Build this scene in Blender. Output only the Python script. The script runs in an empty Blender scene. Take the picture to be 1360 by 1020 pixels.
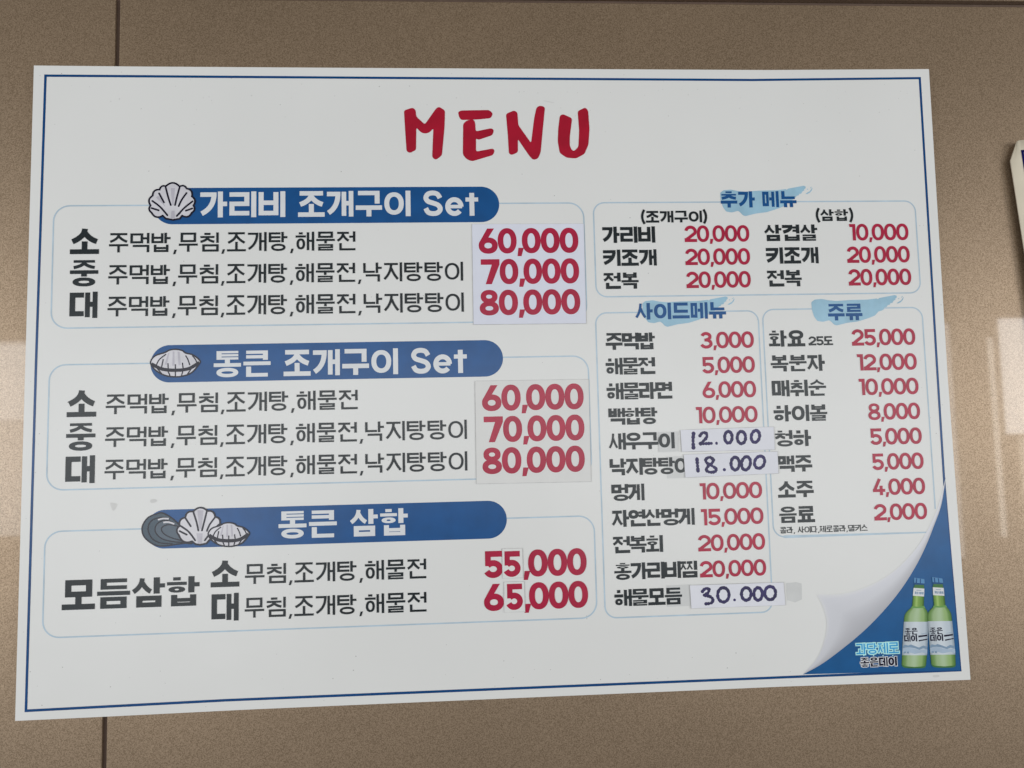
import bpy, math, random
import numpy as np
from mathutils import Matrix, Vector
from mathutils.geometry import delaunay_2d_cdt

random.seed(7)
scn = bpy.context.scene
COL = scn.collection

# ------------------------------------------------------------------ camera
CAM_LOC = Vector((-0.0321872, -0.7354674, 1.73146383))
CAM_ROT = Matrix(((0.9982559753873846, 0.019026992094170962, -0.05588363960256753),
                  (-0.05419880500712033, -0.07981628977266018, -0.9953350438032044),
                  (-0.023398656781564345, 0.9966279814749208, -0.07864584796442502)))
cd = bpy.data.cameras.new('camera')
cd.sensor_width = 36.0
cd.lens = 1000.0 / 1360.0 * 36.0
cd.clip_start = 0.02
cd.clip_end = 100.0
cam = bpy.data.objects.new('camera', cd)
cam.matrix_world = Matrix.Translation(CAM_LOC) @ CAM_ROT.to_4x4()
COL.objects.link(cam)
scn.camera = cam

# ------------------------------------------------------------------ world: the dim room behind the camera
w = bpy.data.worlds.new('World')
scn.world = w
w.use_nodes = True
bg = w.node_tree.nodes['Background']
bg.inputs[1].default_value = 1.0
_N, _L = w.node_tree.nodes, w.node_tree.links
_tc = _N.new('ShaderNodeTexCoord')
_sp = _N.new('ShaderNodeSeparateXYZ')
_rp = _N.new('ShaderNodeValToRGB')
_mr = _N.new('ShaderNodeMapRange')
_mr.inputs['From Min'].default_value = -1.0
_L.new(_tc.outputs['Generated'], _sp.inputs[0])
_L.new(_sp.outputs['Z'], _mr.inputs['Value'])
_L.new(_mr.outputs['Result'], _rp.inputs['Fac'])
_L.new(_rp.outputs['Color'], bg.inputs[0])
# floor, walls and dark ceiling of the room the photographer stands in
_cr = _rp.color_ramp
_cr.elements[0].position, _cr.elements[0].color = 0.30, (0.11, 0.105, 0.10, 1)
_cr.elements[1].position, _cr.elements[1].color = 0.70, (0.10, 0.088, 0.072, 1)
_e = _cr.elements.new(0.52)
_e.color = (0.24, 0.235, 0.23, 1)


def window_or_fill_light(name, x0, x1, z0, z1, radiance, color, y=-3.0):
    """rectangular area lamp opposite the board"""
    l = bpy.data.lights.new(name, 'AREA')
    l.shape = 'RECTANGLE'
    l.size, l.size_y = abs(x1 - x0), abs(z1 - z0)
    l.energy = radiance * math.pi * l.size * l.size_y
    l.color = color
    o = bpy.data.objects.new(name, l)
    o.location = ((x0 + x1) / 2, y, (z0 + z1) / 2)
    o.rotation_euler = (math.radians(90), 0, 0)
    COL.objects.link(o)
    return o


# glazing opposite the board, plus two added side fills; the dark gap low in the middle is where the photographer stands
window_or_fill_light('window_or_fill_light', -1.95, -0.86, 0.86, 2.30, 2.1, (0.97, 0.99, 1.0))
window_or_fill_light('window_or_fill_light', -0.86, 0.50, 1.60, 2.30, 2.1, (0.97, 0.99, 1.0))
window_or_fill_light('window_or_fill_light', 0.50, 2.45, 1.10, 2.30, 2.1, (0.97, 0.99, 1.0))
window_or_fill_light('window_or_fill_light', -7.5, -3.1, 0.9, 2.8, 7.6, (0.97, 1.0, 1.03))  # left fill, added to brighten the board from outside its reflection
window_or_fill_light('window_or_fill_light', 3.5, 7.5, 0.9, 2.8, 7.6, (0.98, 1.0, 1.02))  # right fill, likewise added for diffuse light on the board
window_or_fill_light('window_or_fill_light', -2.75, -2.02, 1.35, 2.28, 2.0, (0.95, 0.98, 1.0))
window_or_fill_light('window_or_fill_light', -2.30, -2.15, 1.90, 2.26, 1.6, (0.97, 0.98, 1.0), y=-2.98)
window_or_fill_light('window_or_fill_light', 2.715, 2.90, 1.72, 2.32, 4.6, (0.96, 0.98, 1.0))
window_or_fill_light('window_or_fill_light', 2.65, 2.68, 1.20, 2.22, 3.0, (1.0, 0.97, 0.9))
window_or_fill_light('window_or_fill_light', 2.78, 2.95, 0.95, 1.70, 2.2, (1.0, 0.93, 0.8))
vs = scn.view_settings
vs.view_transform = 'Standard'
vs.look = 'None'
vs.exposure = 0.09
vs.gamma = 1.0
vs.use_curve_mapping = False


# ------------------------------------------------------------------ materials
def lin1(c):
    c /= 255.0
    return c / 12.92 if c <= 0.04045 else ((c + 0.055) / 1.055) ** 2.4


def ink_rgb(r, g, b, veil=0.03, e=0.68):
    return tuple(min(0.85, max(0.003, (lin1(v) - veil) / e)) for v in (r, g, b))


MATS = {}


def new_mat(name):
    m = bpy.data.materials.new(name)
    m.use_nodes = True
    nt = m.node_tree
    return m, nt, nt.nodes['Principled BSDF']


def print_mat(name, rgb, rough=0.25, spec=0.5, wear=0.10):
    """printed laminate: the ink colour with a slightly uneven density"""
    if name in MATS:
        return MATS[name]
    m, nt, p = new_mat(name)
    N, L = nt.nodes, nt.links
    tc = N.new('ShaderNodeTexCoord')
    n1 = N.new('ShaderNodeTexNoise')
    n1.inputs['Scale'].default_value = 60.0
    n1.inputs['Detail'].default_value = 6.0
    L.new(tc.outputs['Object'], n1.inputs['Vector'])
    mr = N.new('ShaderNodeMapRange')
    mr.inputs['From Min'].default_value = 0.3
    mr.inputs['From Max'].default_value = 0.7
    mr.inputs['To Min'].default_value = 1.0 - wear
    mr.inputs['To Max'].default_value = 1.0 + wear
    L.new(n1.outputs['Fac'], mr.inputs['Value'])
    mul = N.new('ShaderNodeVectorMath')
    mul.operation = 'SCALE'
    mul.inputs[0].default_value = rgb
    L.new(mr.outputs['Result'], mul.inputs['Scale'])
    L.new(mul.outputs['Vector'], p.inputs['Base Color'])
    p.inputs['Roughness'].default_value = rough
    p.inputs['Specular IOR Level'].default_value = spec
    MATS[name] = m
    return m


def board_mat():
    m, nt, p = new_mat('white_foam_board')
    N, L = nt.nodes, nt.links
    tc = N.new('ShaderNodeTexCoord')
    # faint blotches
    n1 = N.new('ShaderNodeTexNoise')
    n1.inputs['Scale'].default_value = 5.0
    n1.inputs['Detail'].default_value = 5.0
    L.new(tc.outputs['Object'], n1.inputs['Vector'])
    r1 = N.new('ShaderNodeValToRGB')
    r1.color_ramp.elements[0].position = 0.3
    r1.color_ramp.elements[0].color = (0.775, 0.78, 0.765, 1)
    r1.color_ramp.elements[1].position = 0.7
    r1.color_ramp.elements[1].color = (0.81, 0.815, 0.80, 1)
    L.new(n1.outputs['Fac'], r1.inputs['Fac'])
    # dust specks: small voronoi dots, kept only where a second noise is high
    v = N.new('ShaderNodeTexVoronoi')
    v.inputs['Scale'].default_value = 150.0
    L.new(tc.outputs['Object'], v.inputs['Vector'])
    lt = N.new('ShaderNodeMath')
    lt.operation = 'LESS_THAN'
    lt.inputs[1].default_value = 0.085
    L.new(v.outputs['Distance'], lt.inputs[0])
    n2 = N.new('ShaderNodeTexNoise')
    n2.inputs['Scale'].default_value = 38.0
    n2.inputs['Detail'].default_value = 3.0
    L.new(tc.outputs['Object'], n2.inputs['Vector'])
    gt = N.new('ShaderNodeMath')
    gt.operation = 'GREATER_THAN'
    gt.inputs[1].default_value = 0.66
    L.new(n2.outputs['Fac'], gt.inputs[0])
    mu = N.new('ShaderNodeMath')
    mu.operation = 'MULTIPLY'
    L.new(lt.outputs[0], mu.inputs[0])
    L.new(gt.outputs[0], mu.inputs[1])
    mu2 = N.new('ShaderNodeMath')
    mu2.operation = 'MULTIPLY'
    mu2.inputs[1].default_value = 0.45
    L.new(mu.outputs[0], mu2.inputs[0])
    mx = N.new('ShaderNodeMix')
    mx.data_type = 'RGBA'
    mx.inputs['B'].default_value = (0.16, 0.15, 0.14, 1)
    L.new(mu2.outputs[0], mx.inputs['Factor'])
    L.new(r1.outputs['Color'], mx.inputs['A'])
    L.new(mx.outputs['Result'], p.inputs['Base Color'])
    p.inputs['Roughness'].default_value = 0.25
    # slightly wavy laminate
    n3 = N.new('ShaderNodeTexNoise')
    n3.inputs['Scale'].default_value = 14.0
    L.new(tc.outputs['Object'], n3.inputs['Vector'])
    b = N.new('ShaderNodeBump')
    b.inputs['Strength'].default_value = 0.12
    b.inputs['Distance'].default_value = 0.004
    L.new(n3.outputs['Fac'], b.inputs['Height'])
    L.new(b.outputs['Normal'], p.inputs['Normal'])
    return m


def wall_mat(name='speckled_bronze_panel', k=1.0):
    m, nt, p = new_mat(name)
    N, L = nt.nodes, nt.links
    tc = N.new('ShaderNodeTexCoord')
    n1 = N.new('ShaderNodeTexVoronoi')   # metal flakes, each its own tone
    n1.inputs['Scale'].default_value = 1250.0
    L.new(tc.outputs['Object'], n1.inputs['Vector'])
    r1 = N.new('ShaderNodeValToRGB')
    e = r1.color_ramp.elements
    e[0].position = 0.20
    e[0].color = (0.268 * k, 0.188 * k, 0.116 * k, 1)
    e[1].position = 0.82
    e[1].color = (0.465 * k, 0.343 * k, 0.232 * k, 1)
    L.new(n1.outputs['Color'], r1.inputs['Fac'])
    n2 = N.new('ShaderNodeTexNoise')
    n2.inputs['Scale'].default_value = 9.0
    n2.inputs['Detail'].default_value = 4.0
    L.new(tc.outputs['Object'], n2.inputs['Vector'])
    mr = N.new('ShaderNodeMapRange')
    mr.inputs['To Min'].default_value = 0.90
    mr.inputs['To Max'].default_value = 1.10
    L.new(n2.outputs['Fac'], mr.inputs['Value'])
    mul = N.new('ShaderNodeVectorMath')
    mul.operation = 'SCALE'
    L.new(r1.outputs['Color'], mul.inputs[0])
    L.new(mr.outputs['Result'], mul.inputs['Scale'])
    L.new(mul.outputs['Vector'], p.inputs['Base Color'])
    p.inputs['Metallic'].default_value = 0.60
    p.inputs['Roughness'].default_value = 0.39
    p.inputs['Coat Weight'].default_value = 1.0
    p.inputs['Coat Roughness'].default_value = 0.035
    p.inputs['Coat IOR'].default_value = 1.6
    return m


M_BOARD = board_mat()
M_WALL = wall_mat(k=0.90)
M_WALL2 = wall_mat('bronze_trim', 0.8)
M_JOINT = print_mat('brown_sealant', (0.115, 0.076, 0.057), 0.6, 0.3)
M_NAVY = print_mat('navy_ink', (0.003, 0.080, 0.262))
M_NAVYLINE = print_mat('border_ink', (0.003, 0.058, 0.20))
M_FOLDBLUE = print_mat('fold_blue_ink', (0.005, 0.098, 0.285))
M_WHITE = print_mat('white_ink', (0.74, 0.76, 0.78), wear=0.03)
M_BLACK = print_mat('black_ink', (0.006, 0.013, 0.017), wear=0.2)
M_RED = print_mat('red_ink', (0.42, 0.008, 0.048))
M_TITLE = print_mat('title_red_ink', (0.40, 0.006, 0.028))
M_FRAME = print_mat('pale_blue_line', ink_rgb(160, 177, 189))
M_BRUSH = print_mat('sky_blue_ink', (0.34, 0.56, 0.70))
M_HEADBLUE = print_mat('heading_blue_ink', (0.003, 0.080, 0.262))
M_SHELL = print_mat('shell_grey_ink', ink_rgb(186, 185, 190))
M_SHELLDARK = print_mat('shell_shade_ink', ink_rgb(166, 164, 172))
M_LINE = print_mat('outline_ink', ink_rgb(46, 50, 58))
M_MUSSEL = print_mat('mussel_ink', ink_rgb(72, 84, 94))
M_MUSSEL2 = print_mat('mussel_light_ink', ink_rgb(84, 94, 104))
M_PAPERBLUE = print_mat('cool_white_paper', (0.745, 0.77, 0.87), 0.5, 0.35, 0.02)
M_PAPERWARM = print_mat('warm_white_paper', (0.765, 0.765, 0.75), 0.42, 0.45, 0.02)
M_STRIP = print_mat('strip_paper', (0.79, 0.80, 0.865), 0.45, 0.4, 0.02)
M_GREYPATCH = print_mat('grey_film_patch', (0.66, 0.67, 0.665), 0.3, 0.5, 0.03)
M_TAPE = print_mat('tape_residue', (0.66, 0.67, 0.665), 0.22, 0.5, 0.05)
M_EDGE = print_mat('painted_edge_shade', (0.50, 0.50, 0.495), 0.6, 0.3, 0.3)  # shadow line around stuck-on papers, put into the colour
M_PEN = print_mat('violet_marker_ink', (0.024, 0.017, 0.095), 0.4, 0.5, 0.45)
M_CREAM = print_mat('cream_vinyl', (0.74, 0.67, 0.53), 0.38, 0.5, 0.03)
M_SIGNNAVY = print_mat('sign_navy_ink', ink_rgb(20, 50, 90))
M_SIGNBACK = print_mat('sign_dark_back', (0.06, 0.045, 0.035), 0.6, 0.3)


# ------------------------------------------------------------------ board frame of reference (millimetres, v down)
BW, BH = 900.0, 617.857
ZC = 1.8
FACE_Y = -0.006


def on_plane(px, py, y=FACE_Y):
    d = CAM_ROT @ Vector(((px - 680.0) / 1000.0, -(py - 510.0) / 1000.0, -1.0))
    t = (y - CAM_LOC.y) / d.y
    return CAM_LOC + d * t


def B(px, py):
    """where the sight line of a measured photo point meets the board, in board millimetres"""
    q = on_plane(px, py)
    return (q.x * 1000.0 + BW / 2, BH / 2 - (q.z - ZC) * 1000.0)


def zoom(ox, oy, s):
    return lambda pts: [B(ox + x / s, oy + y / s) for x, y in pts]


# ------------------------------------------------------------------ objects
def link(name, mesh, parent=None, loc=None):
    o = bpy.data.objects.new(name, mesh)
    COL.objects.link(o)
    if parent:
        o.parent = parent
    if loc is not None:
        o.location = loc
    return o


def empty(name, loc, label, cat, group=None):
    o = bpy.data.objects.new(name, None)
    o.empty_display_size = 0.05
    o.location = loc
    COL.objects.link(o)
    tag(o, label, cat, group)
    return o


def tag(o, label, cat, group=None, kind='thing'):
    o['label'] = label
    o['category'] = cat
    o['kind'] = kind
    if group:
        o['group'] = group


def area2(p):
    return sum(p[i][0] * p[(i + 1) % len(p)][1] - p[(i + 1) % len(p)][0] * p[i][1] for i in range(len(p)))


def union(polys):
    """exact union of overlapping flat polygons -> (verts, triangles)"""
    vs_, fs = [], []
    for p in polys:
        q = [p[i] for i in range(len(p)) if math.dist(p[i], p[i - 1]) > 1e-3]
        if len(q) < 3 or abs(area2(q)) < 1e-4:
            continue
        if area2(q) < 0:
            q = q[::-1]
        b = len(vs_)
        vs_ += [Vector(a) for a in q]
        fs.append(list(range(b, b + len(q))))
    if not fs:
        return [], []
    v, e, f, ov, oe, of = delaunay_2d_cdt(vs_, [], fs, 0, 1e-4)
    if not f:
        return [], []
    V = np.array([tuple(a) for a in v])
    Fc = np.array([tuple(t) for t in f])
    c = V[Fc].mean(axis=1)
    keep = np.zeros(len(Fc), bool)
    for q in fs:
        p = np.array([tuple(vs_[i]) for i in q])
        lo, hi = p.min(axis=0), p.max(axis=0)
        idx = np.nonzero(~keep & (c[:, 0] >= lo[0]) & (c[:, 0] <= hi[0]) & (c[:, 1] >= lo[1]) & (c[:, 1] <= hi[1]))[0]  # grey rim painted in for the shadow along the paper's edge
        if len(idx) == 0:
            continue
        x, y = c[idx, 0][:, None], c[idx, 1][:, None]
        a, b = p, np.roll(p, -1, axis=0)
        dy = np.where(b[:, 1] == a[:, 1], 1e-12, b[:, 1] - a[:, 1])
        hit = ((a[:, 1] > y) != (b[:, 1] > y)) & (x < (b[:, 0] - a[:, 0]) * (y - a[:, 1]) / dy + a[:, 0])
        keep[idx[hit.sum(axis=1) % 2 == 1]] = True
    return [tuple(a) for a in V.tolist()], [tuple(int(i) for i in t) for t in Fc[keep]]


class Flat:
    """flat printed artwork: layers of (polygons, material, height in mm above the board face)"""

    def __init__(self):
        self.v, self.f, self.mi, self.mats = [], [], [], []

    def add(self, polys, mat, h, merge=True):
        if mat not in self.mats:
            self.mats.append(mat)
        k = self.mats.index(mat)
        v, f = union(polys) if merge else ([p for q in polys for p in q], None)
        b = len(self.v)
        self.v += [(x, y, h) for x, y in v]
        for t in f:
            a, c, d = (self.v[b + i] for i in t)
            s = (c[0] - a[0]) * (d[1] - a[1]) - (c[1] - a[1]) * (d[0] - a[0])
            t = tuple(b + i for i in t)
            self.f.append(t if s < 0 else t[::-1])  # seen from the front (v runs down)
            self.mi.append(k)
        return self

    def build(self, name, parent):
        P = parent
        org = Vector((0, 0, 0))
        while P is not None:
            org += P.location
            P = P.parent
        me = bpy.data.meshes.new(name)
        me.from_pydata([((x - BW / 2) / 1000 - org.x, FACE_Y - h / 1000 - org.y, ZC + (BH / 2 - y) / 1000 - org.z)
                        for x, y, h in self.v], [], [t[::-1] for t in self.f])
        for m in self.mats:
            me.materials.append(m)
        me.polygons.foreach_set('material_index', self.mi)
        me.update()
        return link(name, me, parent)


def slab(name, outline, h0, h1, mat, parent=None, edge=None):
    """a sheet with real thickness from h0 to h1 mm above the board face"""
    org = Vector((0, 0, 0))
    P = parent
    while P is not None:
        org += P.location
        P = P.parent
    if area2(outline) < 0:
        outline = outline[::-1]
    n = len(outline)

    def w3(p, h):
        return ((p[0] - BW / 2) / 1000 - org.x, FACE_Y - h / 1000 - org.y, ZC + (BH / 2 - p[1]) / 1000 - org.z)
    v = [w3(p, h1) for p in outline] + [w3(p, h0) for p in outline]
    f = [tuple(range(n - 1, -1, -1)), tuple(range(n, 2 * n))]
    mi = [0, 0]
    for i in range(n):
        j = (i + 1) % n
        f.append((i, j, n + j, n + i))
        mi.append(1 if edge else 0)
    me = bpy.data.meshes.new(name)
    me.from_pydata(v, [], f)
    me.materials.append(mat)
    if edge:
        me.materials.append(edge)
    me.polygons.foreach_set('material_index', mi)
    me.update()
    import bmesh
    bm = bmesh.new()
    bm.from_mesh(me)
    bmesh.ops.recalc_face_normals(bm, faces=bm.faces)
    bm.to_mesh(me)
    bm.free()
    return link(name, me, parent)


# ------------------------------------------------------------------ drawing pen and letter shapes
class Pen:
    def __init__(self, grow=0.0):
        self.p = []
        self.o = grow

    def poly(self, q):
        if self.o:
            if area2(q) < 0:
                q = q[::-1]
            n, r = len(q), []
            for i in range(n):
                a, b, c = Vector(q[i - 1]), Vector(q[i]), Vector(q[(i + 1) % n])
                d1, d2 = (b - a), (c - b)
                if d1.length < 1e-6 or d2.length < 1e-6:
                    r.append(tuple(b))
                    continue
                d1.normalize(), d2.normalize()
                n1, n2 = Vector((d1.y, -d1.x)), Vector((d2.y, -d2.x))
                m = n1 + n2
                k = self.o / max(0.35, m.length_squared / 2)
                r.append(tuple(b + m * k))
            q = r
        self.p.append(list(q))

    def bar(self, x0, y0, x1, y1):
        if x1 > x0 and y1 > y0:
            self.poly([(x0, y0), (x1, y0), (x1, y1), (x0, y1)])

    def stroke(self, pts, t):
        pts = [Vector(p) for p in pts]
        n = len(pts)
        L, R = [], []
        for i in range(n):
            tt = t[i] if isinstance(t, (list, tuple)) else t
            d1 = (pts[i] - pts[i - 1]).normalized() if i else None
            d2 = (pts[i + 1] - pts[i]).normalized() if i < n - 1 else None
            d1 = d1 or d2
            d2 = d2 or d1
            m = (Vector((-d1.y, d1.x)) + Vector((-d2.y, d2.x)))
            k = tt / 2 / max(0.4, m.length_squared / 2)
            L.append(pts[i] + m * k)
            R.append(pts[i] - m * k)
        for i in range(n - 1):
            self.poly([tuple(L[i]), tuple(L[i + 1]), tuple(R[i + 1]), tuple(R[i])])

    def ring(self, x0, y0, x1, y1, tv, th, n=36):
        cx, cy, rx, ry = (x0 + x1) / 2, (y0 + y1) / 2, (x1 - x0) / 2, (y1 - y0) / 2
        tv, th = min(tv, rx * 0.72), min(th, ry * 0.72)

        def sp(a, r, q):  # slightly squared ellipse
            c, s = math.cos(a), math.sin(a)
            e = 0.92
            return (cx + r * math.copysign(abs(c) ** e, c), cy + q * math.copysign(abs(s) ** e, s))
        for i in range(n):
            a, b = 2 * math.pi * i / n, 2 * math.pi * (i + 1) / n
            self.poly([sp(a, rx, ry), sp(b, rx, ry), sp(b, rx - tv, ry - th), sp(a, rx - tv, ry - th)])

    def disc(self, c, r, n=14):
        self.poly([(c[0] + r * math.cos(2 * math.pi * i / n), c[1] + r * math.sin(2 * math.pi * i / n)) for i in range(n)])


def bez(a, b, c, n=8):
    return [((1 - t) ** 2 * a[0] + 2 * t * (1 - t) * b[0] + t * t * c[0],
             (1 - t) ** 2 * a[1] + 2 * t * (1 - t) * b[1] + t * t * c[1]) for t in [i / n for i in range(n + 1)]]


def arc(cx, cy, rx, ry, a0, a1, n=18):
    return [(cx + rx * math.cos(math.radians(a0 + (a1 - a0) * i / n)),
             cy + ry * math.sin(math.radians(a0 + (a1 - a0) * i / n))) for i in range(n + 1)]


def catmull(p, k=6, closed=False):
    out, n = [], len(p)
    rng = range(n) if closed else range(n - 1)
    for i in rng:
        if closed:
            a, b, c, d = p[i - 1], p[i], p[(i + 1) % n], p[(i + 2) % n]
        else:
            a, b, c, d = p[max(0, i - 1)], p[i], p[i + 1], p[min(n - 1, i + 2)]
        for j in range(k):
            t = j / k
            out.append(tuple(0.5 * (2 * b[q] + (c[q] - a[q]) * t + (2 * a[q] - 5 * b[q] + 4 * c[q] - d[q]) * t * t
                                    + (3 * b[q] - a[q] - 3 * c[q] + d[q]) * t ** 3) for q in (0, 1)))
    if not closed:
        out.append(tuple(p[-1]))
    return out


def chaikin(p, n=2):
    for _ in range(n):
        q = []
        for i in range(len(p)):
            a, b = p[i], p[(i + 1) % len(p)]
            q += [(a[0] * .75 + b[0] * .25, a[1] * .75 + b[1] * .25), (a[0] * .25 + b[0] * .75, a[1] * .25 + b[1] * .75)]
        p = q
    return p


def cons(P, c, x0, y0, x1, y1, tv, th, side=False):
    W, H, cx = x1 - x0, y1 - y0, (x0 + x1) / 2

    def T(n):
        return min(th, H / (1.36 * n - .36))
    tv = min(tv, W / 2.5)
    if c in 'ㄱㅋ':
        a = T(1.5 if c == 'ㄱ' else 2.4)
        P.bar(x0, y0, x1, y0 + a)
        if side:
            pts = bez((x1 - tv / 2, y0 + a * .5), (x1 - tv / 2, y0 + H * .66), (x0 + tv * .30, y1 - a * .45), 10)
            P.stroke(pts, tv)
            if c == 'ㅋ':
                m = y0 + H * .46
                P.bar(x0, m - a / 2, x1 - tv * .75, m + a / 2)
        else:
            P.bar(x1 - tv, y0, x1, y1)
            if c == 'ㅋ':
                m = y0 + a + (H - a) * .48
                P.bar(x0, m - a / 2, x1 - tv / 2, m + a / 2)
    elif c == 'ㄴ':
        a = T(1.5)
        P.bar(x0, y0, x0 + tv, y1)
        P.bar(x0, y1 - a, x1, y1)
    elif c in 'ㄷㅌ':
        n = 2 if c == 'ㄷ' else 3
        a = T(n)
        P.bar(x0, y0, x0 + tv, y1)
        P.bar(x0, y0, x1, y0 + a)
        P.bar(x0, y1 - a, x1, y1)
        if n == 3:
            m = (y0 + y1) / 2
            P.bar(x0, m - a / 2, x1, m + a / 2)
    elif c == 'ㄹ':
        a = T(3)
        m = (y0 + y1) / 2
        P.bar(x0, y0, x1, y0 + a)
        P.bar(x0, m - a / 2, x1, m + a / 2)
        P.bar(x0, y1 - a, x1, y1)
        P.bar(x1 - tv, y0, x1, m + a / 2)
        P.bar(x0, m - a / 2, x0 + tv, y1)
    elif c == 'ㅁ':
        a = T(2)
        P.bar(x0, y0, x0 + tv, y1)
        P.bar(x1 - tv, y0, x1, y1)
        P.bar(x0, y0, x1, y0 + a)
        P.bar(x0, y1 - a, x1, y1)
    elif c == 'ㅂ':
        a = T(2.5)
        m = y0 + H * .46
        P.bar(x0, y0, x0 + tv, y1)
        P.bar(x1 - tv, y0, x1, y1)
        P.bar(x0, m - a / 2, x1, m + a / 2)
        P.bar(x0, y1 - a, x1, y1)
    elif c == 'ㅇ':
        P.ring(x0, y0, x1, y1, tv, T(2.1))
    elif c in 'ㅅㅈㅊ':
        s = min(tv, H * .36, W * .24)
        if c == 'ㅊ':
            a = T(3.6)
            P.bar(cx - W * .20, y0, cx + W * .20, y0 + a)
            y0 += a * 1.45
            H = y1 - y0
        if c in 'ㅈㅊ':
            a = min(T(2.7), H * .34)
            P.bar(x0 + W * .03, y0, x1 - W * .03, y0 + a)
            top, rx = y0 + a * .6, y0 + a + (H - a) * .22
        else:
            top, rx = y0, y0 + H * .36
        P.stroke(bez((cx, top), (cx, top + (y1 - top) * .52), (x0 + s * .25, y1 - s * .42), 10), s)
        P.stroke(bez((cx + s * .05, rx - s * .2), (cx + W * .17, rx + (y1 - rx) * .52), (x1 - s * .25, y1 - s * .42), 8), s)
    elif c == 'ㅍ':
        a = T(2)
        P.bar(x0, y0, x1, y0 + a)
        P.bar(x0, y1 - a, x1, y1)
        for q in (.3, .7):
            P.bar(x0 + W * q - tv / 2, y0, x0 + W * q + tv / 2, y1)
    elif c == 'ㅎ':
        a = T(3.7)
        P.bar(cx - W * .19, y0, cx + W * .19, y0 + a)
        P.bar(x0, y0 + 1.42 * a, x1, y0 + 2.42 * a)
        P.ring(x0 + W * .08, y0 + 2.8 * a, x1 - W * .08, y1, tv, a)
    elif c in 'ㄲㅃㅉㅆㄸ':
        b = {'ㄲ': 'ㄱ', 'ㅃ': 'ㅂ', 'ㅉ': 'ㅈ', 'ㅆ': 'ㅅ', 'ㄸ': 'ㄷ'}[c]
        cons(P, b, x0, y0, cx - W * .02, y1, tv * .8, th, side)
        cons(P, b, cx + W * .02, y0, x1, y1, tv * .8, th, side)


INI = 'ㄱㄲㄴㄷㄸㄹㅁㅂㅃㅅㅆㅇㅈㅉㅊㅋㅌㅍㅎ'
VOW = 'ㅏㅐㅑㅒㅓㅔㅕㅖㅗㅘㅙㅚㅛㅜㅝㅞㅟㅠㅡㅢㅣ'
FIN = [''] + list('ㄱㄲㄳㄴㄵㄶㄷㄹㄺㄻㄼㄽㄾㄿㅀㅁㅂㅄㅅㅆㅇㅈㅊㅋㅌㅍㅎ')


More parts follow.
